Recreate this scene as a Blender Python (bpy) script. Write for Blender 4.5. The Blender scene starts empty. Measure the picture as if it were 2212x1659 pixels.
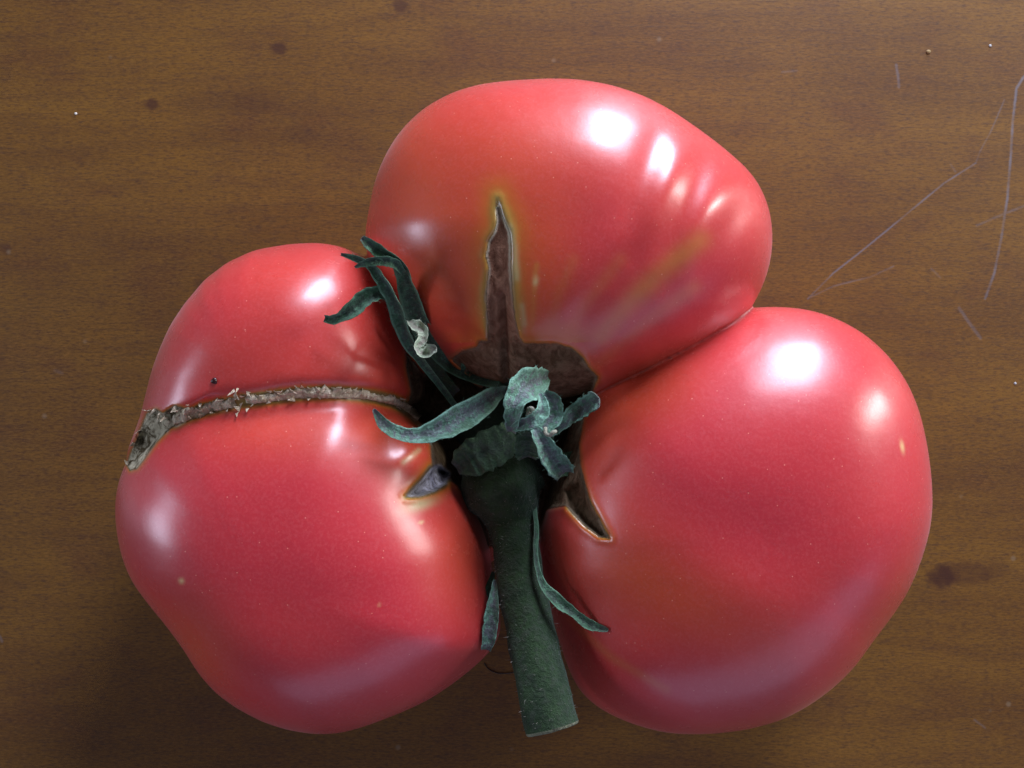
import bpy, math, random
import numpy as np
from mathutils import Vector

random.seed(7)
RNG = np.random.default_rng(11)
scene = bpy.context.scene
COL = scene.collection
S = 0.01                       # the modelling below is in centimetres, Blender in metres

# ---------------------------------------------------------------- camera, light, exposure
HC = 22.0                      # camera height above the table, cm
HFOV = math.radians(50)
FPX = 1106 / math.tan(HFOV / 2)
cam = bpy.data.cameras.new('camera')
cam_o = bpy.data.objects.new('camera', cam); COL.objects.link(cam_o)
cam_o.location = (0, 0, HC * S)
cam.sensor_width = 36; cam.lens = 18 / math.tan(HFOV / 2)
cam.clip_start = 0.005; cam.clip_end = 20
cam.dof.use_dof = True; cam.dof.focus_distance = 0.163; cam.dof.aperture_fstop = 80
scene.camera = cam_o

world = bpy.data.worlds.new('World'); scene.world = world
world.use_nodes = True
bg = world.node_tree.nodes['Background']
bg.inputs['Color'].default_value = (0.60, 0.57, 0.68, 1); bg.inputs['Strength'].default_value = 0.20

scene.view_settings.view_transform = 'Standard'
scene.view_settings.look = 'None'
scene.view_settings.exposure = 0
scene.view_settings.gamma = 1
scene.cycles.use_denoising = True
scene.cycles.max_bounces = 8

def window(name, az, el, dist, w, h, power, col, aim=(0, 0, 4), shape='RECTANGLE'):
    """A window pane of the room as an area lamp: az/el in degrees seen from the tomato, sizes in cm."""
    a, e = math.radians(az), math.radians(el)
    d = Vector((math.cos(a) * math.cos(e), math.sin(a) * math.cos(e), math.sin(e)))
    L = bpy.data.lights.new(name, 'AREA'); L.shape = shape
    L.size = w * S; L.size_y = h * S; L.energy = power; L.color = col
    o = bpy.data.objects.new(name, L); COL.objects.link(o)
    o.location = (Vector(aim) + d * dist) * S
    o.rotation_euler = (-d).to_track_quat('-Z', 'Y').to_euler()
    return o

COOL = (0.80, 0.80, 1.0)
window('window_pane_lamp', 70, 16, 52, 14, 32, 6.3, COOL)
window('window_pane_lamp', 22, 14, 56, 6.0, 24, 1.8, (1, .95, .92))
window('side_window_lamp', 178, 16, 100, 27, 22, 2.9, (0.74, 0.78, 1.0))
window('back_window_lamp', 293, 20, 120, 220, 70, 4.0, (0.62, 0.60, 1.0), shape='ELLIPSE')

# ---------------------------------------------------------------- helpers
def W(u, v, z):
    """Point of the place seen at pixel (u, v) of the 2212 px wide photograph, at height z (cm)."""
    k = (HC - z) / FPX
    return np.array(((u - 1106) * k, -(v - 829.5) * k, z), float)

def uv_of(P):
    k = FPX / (HC - P[:, 2])
    return 1106 + P[:, 0] * k, 829.5 - P[:, 1] * k

def sstep(a, b, x):
    t = np.clip((x - a) / (b - a), 0, 1)
    return t * t * (3 - 2 * t)

def smin(a, b, k):
    h = np.clip(0.5 + 0.5 * (b - a) / k, 0, 1)
    return b * (1 - h) + a * h - k * h * (1 - h)

def vnoise(P, scale, seed=0):
    """Value noise in -1..1."""
    Q = np.asarray(P, float) * scale
    I = np.floor(Q).astype(np.int64); f = Q - I; f = f * f * (3 - 2 * f)
    def h(i, j, k):
        n = (i * 374761393 + j * 668265263 + k * 1274126177 + seed * 974634777) & 0x7fffffff
        n = ((n ^ (n >> 13)) * 1274126177) & 0x7fffffff
        return ((n ^ (n >> 16)) & 0xffff) / 32767.5 - 1
    x, y, z = I[:, 0], I[:, 1], I[:, 2]
    r = 0
    for a in (0, 1):
        for b in (0, 1):
            for c in (0, 1):
                w = (f[:, 0] if a else 1 - f[:, 0]) * (f[:, 1] if b else 1 - f[:, 1]) * (f[:, 2] if c else 1 - f[:, 2])
                r = r + w * h(x + a, y + b, z + c)
    return r

def fbm(P, scale, seed=0, oct=3):
    r = 0; a = 1
    for o in range(oct):
        r = r + a * vnoise(P, scale * 2 ** o, seed + o); a *= .5
    return r / 1.75

def poly_sd(u, v, pts):
    """Signed distance in px to a polygon, positive inside."""
    pts = np.asarray(pts, float)
    d = np.full(u.shape, 1e9); ins = np.zeros(u.shape, bool)
    for i in range(len(pts)):
        ax, ay = pts[i]; bx, by = pts[(i + 1) % len(pts)]
        ex, ey = bx - ax, by - ay
        t = np.clip(((u - ax) * ex + (v - ay) * ey) / (ex * ex + ey * ey), 0, 1)
        d = np.minimum(d, (u - ax - t * ex) ** 2 + (v - ay - t * ey) ** 2)
        c = (ay > v) != (by > v)
        if ey != 0:
            ins ^= c & (u < ex * (v - ay) / ey + ax)
    d = np.sqrt(d)
    return np.where(ins, d, -d)

def line_d(u, v, pts):
    pts = np.asarray(pts, float)
    d = np.full(u.shape, 1e9)
    for i in range(len(pts) - 1):
        ax, ay = pts[i]; bx, by = pts[i + 1]
        ex, ey = bx - ax, by - ay
        t = np.clip(((u - ax) * ex + (v - ay) * ey) / (ex * ex + ey * ey), 0, 1)
        d = np.minimum(d, (u - ax - t * ex) ** 2 + (v - ay - t * ey) ** 2)
    return np.sqrt(d)

def catmull(P, n):
    P = np.asarray(P, float)
    Q = np.vstack([2 * P[0] - P[1], P, 2 * P[-1] - P[-2]])
    m = len(P) - 1
    t = np.linspace(0, m, n); i = np.minimum(t.astype(int), m - 1); f = (t - i)[:, None]
    a, b, c, d = Q[i], Q[i + 1], Q[i + 2], Q[i + 3]
    return .5 * (2 * b + (c - a) * f + (2 * a - 5 * b + 4 * c - d) * f ** 2 + (3 * b - a - 3 * c + d) * f ** 3)

def mesh_obj(name, verts, faces, mat, parent=None, attrs=None, normals=None, smooth=True):
    me = bpy.data.meshes.new(name)
    verts = np.asarray(verts, float) * S
    if isinstance(faces, np.ndarray):
        n = len(faces); w = faces.shape[1]
        me.vertices.add(len(verts)); me.vertices.foreach_set('co', verts.astype(np.float32).ravel())
        me.loops.add(n * w); me.loops.foreach_set('vertex_index', faces.astype(np.int32).ravel())
        me.polygons.add(n); me.polygons.foreach_set('loop_start', np.arange(0, n * w, w, dtype=np.int32))
        me.update(calc_edges=True)
    else:
        me.from_pydata([tuple(v) for v in verts], [], faces)
    if smooth:
        me.polygons.foreach_set('use_smooth', np.ones(len(me.polygons), bool))
    for k, a in (attrs or {}).items():
        at = me.attributes.new(k, 'FLOAT', 'POINT'); at.data.foreach_set('value', np.asarray(a, np.float32))
    if normals is not None:
        me.normals_split_custom_set_from_vertices([tuple(x) for x in normals])
    if mat: me.materials.append(mat)
    o = bpy.data.objects.new(name, me); COL.objects.link(o)
    if parent: o.parent = parent
    return o

# ---------------------------------------------------------------- node helper
class NT:
    def __init__(s, name):
        s.m = bpy.data.materials.new(name); s.m.use_nodes = True
        s.t = s.m.node_tree; s.b = s.t.nodes['Principled BSDF']
    def put(s, sock, val):
        if isinstance(val, bpy.types.NodeSocket): s.t.links.new(val, sock)
        elif isinstance(val, (tuple, list)) and len(val) == 3 and sock.type == 'RGBA': sock.default_value = (*val, 1)
        else: sock.default_value = val
    def n(s, typ, out=0, props=None, **ins):
        nd = s.t.nodes.new(typ)
        for k, v in (props or {}).items(): setattr(nd, k, v)
        for k, v in ins.items():
            key = int(k[1:]) if k[0] == 'i' and k[1:].isdigit() else k.replace('_', ' ')
            s.put(nd.inputs[key], v)
        return nd.outputs[out]
    def math(s, op, a, b=0.0, c=0.0, clamp=False):
        nd = s.t.nodes.new('ShaderNodeMath'); nd.operation = op; nd.use_clamp = clamp
        s.put(nd.inputs[0], a); s.put(nd.inputs[1], b); s.put(nd.inputs[2], c)
        return nd.outputs[0]
    def ramp(s, x, a, b):
        return s.n('ShaderNodeMapRange', 0, dict(interpolation_type='SMOOTHSTEP'), Value=x, From_Min=a, From_Max=b)
    def mix(s, f, a, b):
        nd = s.t.nodes.new('ShaderNodeMix'); nd.data_type = 'RGBA'
        s.put(nd.inputs[0], f); s.put(nd.inputs[6], a); s.put(nd.inputs[7], b)
        return nd.outputs[2]
    def noise(s, vec, scale, detail=4, rough=.55, dist=0.0):
        return s.n('ShaderNodeTexNoise', 0, None, Vector=vec, Scale=scale, Detail=detail, Roughness=rough, Distortion=dist)
    def coord(s): return s.n('ShaderNodeTexCoord', 3)      # object space, metres
    def cm(s):
        return s.n('ShaderNodeVectorMath', 0, dict(operation='SCALE'), i0=s.coord(), Scale=100.0)
    def mapping(s, vec, scale=(1, 1, 1), rot=(0, 0, 0), loc=(0, 0, 0)):
        return s.n('ShaderNodeMapping', 0, None, Vector=vec, Scale=scale, Rotation=rot, Location=loc)
    def attr(s, name): return s.n('ShaderNodeAttribute', 2, dict(attribute_name=name))
    def bump(s, h, strength, dist=.001, normal=None):
        nd = s.t.nodes.new('ShaderNodeBump'); nd.inputs['Strength'].default_value = strength
        nd.inputs['Distance'].default_value = dist; s.put(nd.inputs['Height'], h)
        if normal: s.put(nd.inputs['Normal'], normal)
        return nd.outputs[0]
    def set(s, **k):
        for a, b in k.items(): s.put(s.b.inputs[a.replace('_', ' ')], b)

# ---------------------------------------------------------------- table
def px0(u, v):
    p = W(u, v, 0); return p[0], p[1]

def wood_material():
    m = NT('stained_pine'); P = m.cm()
    warp = m.noise(m.mapping(P, (.10, .35, 1)), 1, 3)
    sep = m.n('ShaderNodeSeparateXYZ', 0, None, Vector=P); 
    X = sep; Y = sep.node.outputs[1]
    yw = m.math('ADD', Y, m.math('MULTIPLY', m.math('SUBTRACT', warp, .5), 2.2))
    Q = m.n('ShaderNodeCombineXYZ', 0, None, X=X, Y=yw)
    broad = m.noise(m.mapping(Q, (.10, .62, 1), loc=(3.1, 7.7, 0)), 1, 4, .6)
    streak = m.noise(m.mapping(Q, (.22, 3.4, 1)), 1, 5, .6)
    fine = m.noise(m.mapping(P, (2.6, 16, 1)), 1, 6, .75)
    pores = m.noise(m.mapping(P, (7, 34, 1)), 1, 3, .7)
    mott = m.noise(m.mapping(P, (.5, .7, 1), loc=(9, 2, 0)), 1, 4, .6)
    c = m.mix(m.ramp(broad, .25, .75), (.106, .044, .0050), (.182, .087, .0092))
    c = m.mix(m.math('MULTIPLY', m.ramp(streak, .45, .75), .40), c, (.066, .025, .008))
    c = m.mix(m.math('MULTIPLY', m.ramp(mott, .45, .75), .45), c, (.175, .080, .0065))
    c = m.mix(m.math('MULTIPLY', m.ramp(mott, .5, .28), .5), c, (.090, .030, .009))
    c = m.mix(m.math('MULTIPLY', m.ramp(fine, .46, .68), .6), c, (.055, .024, .010))
    grain = m.noise(m.mapping(P, (11, 46, 1)), 1, 3, .65)
    c = m.mix(m.math('MULTIPLY', m.ramp(grain, .42, .75), .30), c, (.22, .12, .035))
    c = m.mix(m.math('MULTIPLY', m.ramp(grain, .55, .28), .35), c, (.035, .016, .006))
    c = m.mix(m.math('MULTIPLY', m.ramp(pores, .50, .66), .62), c, (.050, .022, .010))
    c = m.mix(m.math('MULTIPLY', m.ramp(pores, .45, .28), .30), c, (.24, .125, .030))
    # knots
    for (u, v, r, sx, w) in ((865, 12, 17, 1.1, .8), (603, 105, 17, 1.1, .8), (328, 226, 14, 1.2, .85), (2035, 1246, 26, 1.3, .95), (2085, 1238, 30, 2.2, .55),
                             (440, 620, 24, 1, .45), (545, 215, 30, 2.2, .3), (655, 290, 26, 1.6, .25), (10, 538, 12, 1.4, .5), (2150, 1232, 26, 1.4, .3)):
        x, y = px0(u, v); r *= HC / FPX
        d = m.n('ShaderNodeVectorMath', 1, dict(operation='LENGTH'), i0=m.mapping(P, (1 / (r * sx), 1 / r, 0), loc=(-x / (r * sx), -y / r, 0)))
        d = m.math('ADD', d, m.math('MULTIPLY', m.math('SUBTRACT', m.noise(P, 5, 3), .5), 1.2))
        k = m.math('MULTIPLY', m.ramp(d, 1.25, .5), w)
        c = m.mix(m.math('MULTIPLY', k, .85), c, (.042, .0125, .007))
    # scratches, worn pale through the varnish
    scr = None
    lines = [([(2212, 165), (2196, 190), (2188, 260), (2184, 330), (2176, 430), (2162, 520), (2148, 590), (2128, 645)], 4.6, .85),
             ([(2108, 352), (2040, 395), (1985, 440), (1925, 490), (1870, 535), (1800, 590), (1745, 645)], 3.2, .8),
             ([(2108, 352), (2118, 325), (2140, 285), (2170, 215)], 3.2, .35),
             ([(1930, 575), (1880, 598), (1800, 618), (1750, 642)], 3.4, .5),
             ([(2212, 445), (2168, 462), (2110, 487)], 4.5, .45),
             ([(2072, 665), (2092, 695), (2118, 730)], 6, .38),
             ([(1936, 140), (1940, 165), (1942, 188)], 5, .55),
             ([(1690, 155), (1722, 152)], 4, .3), ([(2054, 355), (2064, 370)], 4, .35), ([(2012, 580), (2032, 600)], 4, .25),
             ([(2105, 1555), (2128, 1572)], 4, .3), ([(1190, 345), (1215, 372)], 6, .15), ([(118, 800), (134, 806)], 6, .3), ([(0, 1375), (4, 1385)], 5, .4)]
    grit = m.noise(P, 16, 4, .8)
    for pts, wpx, amt in lines:
        best = None
        for (a, b) in zip(pts[:-1], pts[1:]):
            ax, ay = px0(*a); bx, by = px0(*b)
            L = math.hypot(bx - ax, by - ay); ang = math.atan2(by - ay, bx - ax)
            # into the segment's own frame: rotate, then distance to a capsule on the x axis
            R = m.mapping(P, loc=(-(ax * math.cos(ang) + ay * math.sin(ang)), -(-ax * math.sin(ang) + ay * math.cos(ang)), 0), rot=(0, 0, -ang))
            q = m.n('ShaderNodeVectorMath', 0, dict(operation='SUBTRACT'), i0=R,
                    i1=m.n('ShaderNodeVectorMath', 0, dict(operation='MINIMUM'), i0=m.n('ShaderNodeVectorMath', 0, dict(operation='MAXIMUM'), i0=R, i1=(0, 0, 0)), i1=(L, 0, 0)))
            d = m.n('ShaderNodeVectorMath', 1, dict(operation='LENGTH'), i0=q)
            best = d if best is None else m.math('MINIMUM', best, d)
        wc = .8 * wpx * HC / FPX
        k = m.math('MULTIPLY', m.ramp(m.math('ADD', best, m.math('MULTIPLY', m.math('SUBTRACT', grit, .5), wc * 1.5)), wc * 1.25, wc * .15), amt)
        scr = k if scr is None else m.math('MAXIMUM', scr, k)
    c = m.mix(m.math('MULTIPLY', scr, m.math('MULTIPLY', m.math('ADD', .30, m.math('MULTIPLY', grit, .6)), m.math('ADD', .35, m.math('MULTIPLY', m.ramp(m.noise(P, 1.3, 3), .35, .6), .65)))), c, (.16, .185, .23))
    # small pale and dark flecks of wear
    fl = m.n('ShaderNodeTexVoronoi', 0, None, Vector=P, Scale=.9)
    c = m.mix(m.math('MULTIPLY', m.ramp(fl, .07, .02), .3), c, (.26, .22, .15))
    m.set(Base_Color=c, Roughness=m.math('ADD', m.math('MULTIPLY', fine, .16), .44), Specular_IOR_Level=.36)
    m.set(Coat_Weight=.15, Coat_Roughness=.42)
    h = m.math('ADD', m.math('MULTIPLY', streak, .6), m.math('MULTIPLY', fine, .8))
    m.set(Normal=m.bump(m.math('SUBTRACT', h, m.math('MULTIPLY', scr, .8)), .10, .0004))
    return m.m

def build_table():
    bx, by, th, r = 55, 42, 2.8, .35
    prof = [(0, -th), (0, -r)] + [(-r + r * math.cos(a), -r + r * math.sin(a)) for a in np.linspace(0, math.pi / 2, 6)[1:]]
    vs, fs = [], []
    for (o, z) in prof:
        for (sx, sy) in ((-1, -1), (1, -1), (1, 1), (-1, 1)):
            vs.append((sx * (bx + o), sy * (by + o), z))
    n = len(prof)
    for i in range(n - 1):
        for j in range(4):
            fs.append((i * 4 + j, i * 4 + (j + 1) % 4, (i + 1) * 4 + (j + 1) % 4, (i + 1) * 4 + j))
    fs.append(tuple(range((n - 1) * 4, n * 4))); fs.append((3, 2, 1, 0))
    o = mesh_obj('table_top', vs, fs, wood_material(), smooth=False)
    o['label'] = 'dark honey brown stained wooden table top with small knots and pale scratches'
    o['category'] = 'table'
    return o
build_table()

# ---------------------------------------------------------------- the tomato's body
class Lobe:
    """A lobe is a closed rounded body round an outline seen from above."""
    def __init__(s, c, pts, zeq, zt, zb, p=2.2, q=2.0, sm=5):
        s.zeq, s.zt, s.zb, s.p, s.q = zeq, zt, zb, p, q
        s.c = W(c[0], c[1], zeq)[:2]
        P = np.array([W(u, v, zeq)[:2] for u, v in pts]) - s.c
        th = np.linspace(-math.pi, math.pi, 721)[:-1]
        dx, dy = np.cos(th), np.sin(th)
        rho = np.zeros(720)
        for i in range(len(P)):
            a, b = P[i], P[(i + 1) % len(P)]; e = b - a
            den = dx * e[1] - dy * e[0]
            with np.errstate(divide='ignore', invalid='ignore'):
                t = (a[0] * e[1] - a[1] * e[0]) / den
                w = (a[0] * dy - a[1] * dx) / den
            ok = (t > 0) & (w >= -1e-9) & (w <= 1 + 1e-9) & np.isfinite(t)
            rho = np.where(ok, np.maximum(rho, t), rho)
        rho = s.smooth(rho, sm)
        # the seen outline lies where the sight line grazes the body, not at its widest section
        x, y = rho * dx, rho * dy
        tx, ty = np.gradient(np.r_[x[-2:], x, x[:2]])[2:-2], np.gradient(np.r_[y[-2:], y, y[:2]])[2:-2]
        nl = np.hypot(tx, ty); nx, ny = ty / nl, -tx / nl
        X, Y = x + s.c[0], y + s.c[1]
        ta = (X * nx + Y * ny) / (HC - zeq)
        h = np.where(ta > 0, zt, zb)
        d = x * nx + y * ny
        k = np.sqrt(np.maximum(d * d - (h * ta) ** 2, (.5 * d) ** 2)) / d
        s.rho = s.smooth(rho * k, 4)
        s.mean = s.rho.mean()
        s.th = np.linspace(-math.pi, math.pi, 721); s.tab = np.r_[s.rho, s.rho[0]]
    @staticmethod
    def smooth(r, sg):
        n = int(sg * 4); k = np.exp(-.5 * (np.arange(-n, n + 1) / sg) ** 2); k /= k.sum()
        return np.convolve(np.r_[r[-n:], r, r[:n]], k, 'valid')
    def f(s, P):
        x = P[:, 0] - s.c[0]; y = P[:, 1] - s.c[1]; z = P[:, 2] - s.zeq
        r = np.hypot(x, y)
        rho = np.interp(np.arctan2(y, x), s.th, s.tab)
        rho = s.mean + (rho - s.mean) * sstep(0, .55, r / s.mean)
        t = np.abs(z) / np.where(z > 0, s.zt, s.zb)
        g = ((r / rho) ** s.p + t ** s.q)
        return (g ** (1 / 2.1) - 1) * np.minimum(s.mean, s.zt)

TOP = Lobe((1215, 520), [(790, 520), (797, 480), (804, 440), (815, 390), (835, 340), (870, 285), (915, 240), (970, 205), (1030, 182), (1100, 171),
            (1180, 169), (1250, 174), (1320, 188), (1390, 213), (1450, 247), (1510, 288), (1560, 325), (1605, 362), (1640, 405), (1660, 455),
            (1668, 510), (1664, 560), (1650, 610), (1622, 665), (1580, 720), (1500, 780), (1400, 830), (1300, 860), (1200, 875), (1100, 870),
            (1010, 830), (930, 755), (860, 670), (810, 590)], 3.5, 2.6, 3.7, 2.5)
RIGHT = Lobe((1590, 1115), [(1270, 830), (1330, 780), (1400, 735), (1470, 705), (1540, 680), (1610, 667), (1680, 663), (1740, 667), (1800, 685), (1860, 718),
            (1910, 765), (1950, 820), (1978, 880), (1997, 950), (2008, 1020), (2012, 1090), (2005, 1150), (1985, 1220), (1955, 1285), (1915, 1340),
            (1875, 1390), (1840, 1440), (1795, 1485), (1740, 1525), (1680, 1555), (1600, 1575), (1520, 1583), (1440, 1580), (1370, 1562), (1310, 1535),
            (1255, 1495), (1222, 1430), (1195, 1330), (1172, 1230), (1165, 1130), (1185, 1050), (1212, 960), (1235, 890)], 3.5, 2.55, 3.7, 2.5)
LLOW = Lobe((665, 1210), [(278, 990), (262, 1030), (253, 1080), (255, 1130), (265, 1190), (285, 1245), (320, 1295), (360, 1345), (400, 1400), (430, 1450),
            (470, 1495), (520, 1530), (580, 1560), (640, 1577), (700, 1583), (750, 1578), (810, 1560), (870, 1535), (930, 1505), (990, 1465),
            (1040, 1425), (1085, 1375), (1075, 1300), (1058, 1220), (1042, 1140), (1010, 1070), (980, 1010), (945, 950), (890, 880), (810, 798), (700, 776), (600, 768),
            (500, 782), (400, 818), (316, 910)], 3.4, 2.65, 3.6, 2.6)
LUP = Lobe((600, 800), [(835, 600), (790, 558), (740, 537), (690, 529), (630, 530), (560, 540), (500, 565), (450, 600), (405, 650), (370, 700),
            (345, 750), (325, 800), (310, 860), (298, 920), (285, 980), (272, 1015), (310, 1000), (400, 962), (600, 945), (790, 922), (870, 902), (930, 855), (925, 800), (885, 690)],
            3.2, 2.35, 3.4, 2.4)
CORE = Lobe((1080, 950), [(1080 + 260 * math.cos(a), 950 + 250 * math.sin(a)) for a in np.linspace(0, 2 * math.pi, 40)[:-1]], 1.2, 1.45, 1.2, 2.6)

# corky tissue, seen from above (px)
CRACK = [(1074, 428), (1080, 450), (1089, 476), (1101, 500), (1104, 530), (1103, 570), (1105, 610), (1108, 650), (1113, 690), (1122, 728), (1132, 742),
         (1165, 742), (1200, 742), (1235, 752), (1258, 772), (1272, 795), (1292, 815), (1275, 850), (1210, 880), (1140, 880), (1070, 860), (1020, 820),
         (975, 775), (1000, 758), (1030, 750), (1036, 737), (1054, 735), (1055, 700), (1050, 650), (1053, 610), (1056, 580), (1050, 550), (1056, 520), (1068, 500), (1074, 478), (1072, 450)]
LINING = [(878, 762), (900, 790), (930, 830), (975, 800), (1060, 850), (1200, 890), (1290, 815), (1262, 900), (1250, 960), (1255, 1010), (1275, 1085), (1316, 1162), (1296, 1161),
          (1262, 1135), (1222, 1092), (1180, 1100), (1160, 1160), (1060, 1180), (1040, 1130), (990, 1050), (935, 1015), (930, 960), (905, 905), (880, 885), (888, 845), (878, 800)]
SLIT = [(1222, 1060), (1252, 1040), (1270, 1078), (1292, 1118), (1315, 1161), (1296, 1160), (1262, 1135), (1228, 1098)]
HOLE = [(876, 1074), (890, 1058), (908, 1040), (930, 1010), (950, 1005), (972, 1022), (965, 1045), (940, 1062), (905, 1073)]
CAVITY = [(309, 915), (318, 893), (336, 884), (352, 893), (378, 876), (398, 882), (396, 905), (366, 926), (338, 955), (316, 985), (296, 1012), (281, 1016), (274, 1004), (284, 975), (298, 945)]
SCAR = [(905, 905), (880, 882), (850, 867), (810, 857), (770, 852), (730, 849), (690, 848), (650, 850), (605, 856), (560, 862), (520, 866), (480, 875), (440, 884), (405, 896), (376, 910)]

# soft ribs (px polylines; width px; height cm, negative = furrow)
RIBS = [([(1165, 860), (1260, 700), (1360, 560), (1440, 430), (1490, 350)], 34, -.02),
        ([(1240, 800), (1340, 680), (1450, 560), (1530, 470), (1570, 430)], 34, -.022),
        ([(1175, 740), (1230, 640), (1300, 520), (1360, 440)], 26, .014),
        ([(1370, 560), (1425, 440), (1460, 350), (1490, 270)], 21, .038),
        ([(1450, 620), (1500, 520), (1545, 425), (1590, 340)], 27, .052),
        ([(1410, 590), (1470, 470), (1505, 385), (1540, 300)], 20, -.030),
        ([(1330, 520), (1380, 400), (1412, 310), (1440, 230)], 20, -.028),
        ([(1490, 640), (1545, 540), (1600, 450), (1645, 380)], 20, -.022),
        ([(1250, 770), (1330, 650), (1410, 560)], 24, .014),
        ([(1210, 750), (1290, 620), (1370, 520)], 20, -.012),
        ([(1195, 1180), (1240, 1230), (1300, 1300)], 28, .05),
        ([(1330, 1180), (1450, 1215), (1560, 1260), (1690, 1340), (1800, 1440)], 55, .05),
        ([(1300, 1250), (1420, 1330), (1540, 1400), (1650, 1440)], 60, -.03),
        ([(1230, 1310), (1330, 1410), (1440, 1480), (1560, 1520)], 42, .05),
        ([(1340, 1150), (1500, 1150), (1700, 1180), (1900, 1260)], 70, -.04),
        ([(1000, 1150), (860, 1230), (700, 1320), (520, 1420)], 70, -.014),
        ([(960, 1120), (800, 1180), (620, 1240), (420, 1300)], 60, .012),
        ([(1040, 1260), (950, 1370), (840, 1470), (740, 1540)], 90, .02),
        ([(815, 905), (838, 955), (872, 1003)], 15, -.022),
        ([(890, 800), (780, 740), (690, 665), (600, 620)], 55, -.05),
        ([(880, 760), (800, 690), (740, 640), (690, 560)], 40, .04),
        ([(1060, 720), (1050, 600), (1030, 470)], 60, -.03)]

def body(P):
    a = smin(TOP.f(P), RIGHT.f(P), .03)
    lu, ll = LUP.f(P), LLOW.f(P)
    b = smin(lu, ll, .22)
    g = smin(a, b, .22)
    g = smin(g, CORE.f(P), .55)
    u, v = uv_of(P); upper = sstep(1.2, 2.6, P[:, 2])
    # low lumps
    g = g + .05 * vnoise(P, .38, 3) + .018 * vnoise(P, .9, 5)
    for pts, w, h in RIBS:
        ends = 1.0
        for e in (pts[0], pts[-1]):                    # a rib rises and dies away along its length
            ends = ends * (1 - np.exp(-.5 * ((u - e[0]) ** 2 + (v - e[1]) ** 2) / (2.2 * w) ** 2))
        g = g - h * np.exp(-.5 * (line_d(u, v, pts) / w) ** 2) * ends * upper
    # nose beside the hollow
    g = g - .19 * np.exp(-.5 * (((u - 897) / 36) ** 2 + ((v - 970) / 38) ** 2)) * upper
    # the scar's furrow
    g = g + .07 * np.exp(-.5 * (line_d(u, v, SCAR) / 14) ** 2) * upper
    near = (u > 860) & (u < 1330) & (v > 410) & (v < 1180) & (P[:, 2] > 1)
    if near.any():
        uu, vv, Q = u[near], v[near], P[near]
        sc = poly_sd(uu, vv, CRACK)
        rag = .035 * fbm(Q, 3.0, 21)
        d = sstep(-3, 7, sc) * (.085 + rag)
        sh = poly_sd(uu, vv, HOLE); d = d + sstep(-3, 10, sh) * (.19 + .12 * sstep(925, 890, uu))
        ss = poly_sd(uu, vv, SLIT); d = d + sstep(-3, 10, ss) * (.11 + rag)
        sl = poly_sd(uu, vv, LINING); d = d + sstep(-6, 8, sl) * (.05 + rag)
        # lips of skin stand a little proud of the torn edge
        d = d - .010 * np.exp(-.5 * ((np.maximum(np.maximum(sc, ss), sh) + 7) / 5) ** 2)
        d = d + .10 * np.exp(-.5 * (line_d(uu, vv, [(1088, 640), (1092, 740), (1098, 830)]) / 7) ** 2)
        g[near] += d * sstep(1.2, 2.2, Q[:, 2])
    near = (u > 255) & (u < 420) & (v > 860) & (v < 1030) & (P[:, 2] > 1)
    if near.any():
        s2 = poly_sd(u[near], v[near], CAVITY)
        g[near] += sstep(-3, 12, s2) * (.08 + .09 * fbm(P[near], 3.4, 31))
    # it rests on the table
    g = -smin(-g, P[:, 2] - .0, .35)
    return g

def grad(P, e=.02):
    k = np.array([(1, -1, -1), (-1, -1, 1), (-1, 1, -1), (1, 1, 1)], float)
    G = 0
    for d in k: G = G + d * body(P + d * e)[:, None]
    return G / (4 * e)

def surface_nets(lo, hi, h):
    n = [int(math.ceil((hi[i] - lo[i]) / h)) + 1 for i in range(3)]
    ax = [lo[i] + h * np.arange(n[i]) for i in range(3)]
    F = np.empty(n, np.float32)
    for k, z in enumerate(ax[2]):
        X, Y = np.meshgrid(ax[0], ax[1], indexing='ij')
        F[:, :, k] = body(np.stack([X.ravel(), Y.ravel(), np.full(X.size, z)], 1)).reshape(n[0], n[1])
    ins = F < 0
    cnt = np.zeros([m - 1 for m in n], np.int8); acc = np.zeros([m - 1 for m in n] + [3], np.float32)
    quads = []
    for a in range(3):
        sl0 = [slice(None)] * 3; sl1 = [slice(None)] * 3
        sl0[a] = slice(0, -1); sl1[a] = slice(1, None)
        A, B = F[tuple(sl0)], F[tuple(sl1)]
        I = np.argwhere(ins[tuple(sl0)] != ins[tuple(sl1)])
        t = A[tuple(I.T)] / (A[tuple(I.T)] - B[tuple(I.T)])
        pos = I.astype(np.float32); pos[:, a] += t
        b, c = (a + 1) % 3, (a + 2) % 3
        for db in (0, -1):
            for dc in (0, -1):
                J = I.copy(); J[:, b] += db; J[:, c] += dc
                np.add.at(cnt, tuple(J.T), 1); np.add.at(acc, tuple(J.T), pos)
        corner = []
        for db, dc in ((-1, -1), (0, -1), (0, 0), (-1, 0)):
            J = I.copy(); J[:, b] += db; J[:, c] += dc; corner.append(J)
        q = np.stack(corner, 1)
        flip = ~ins[tuple(sl0)][tuple(I.T)]
        q[flip] = q[flip][:, ::-1]
        quads.append(q)
    idx = np.full(cnt.shape, -1, np.int64); on = cnt > 0
    idx[on] = np.arange(on.sum())
    V = acc[on] / cnt[on][:, None] * h + np.array(lo)
    Q = np.concatenate(quads); Q = idx[Q[..., 0], Q[..., 1], Q[..., 2]]
    return V.astype(float), Q

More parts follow.
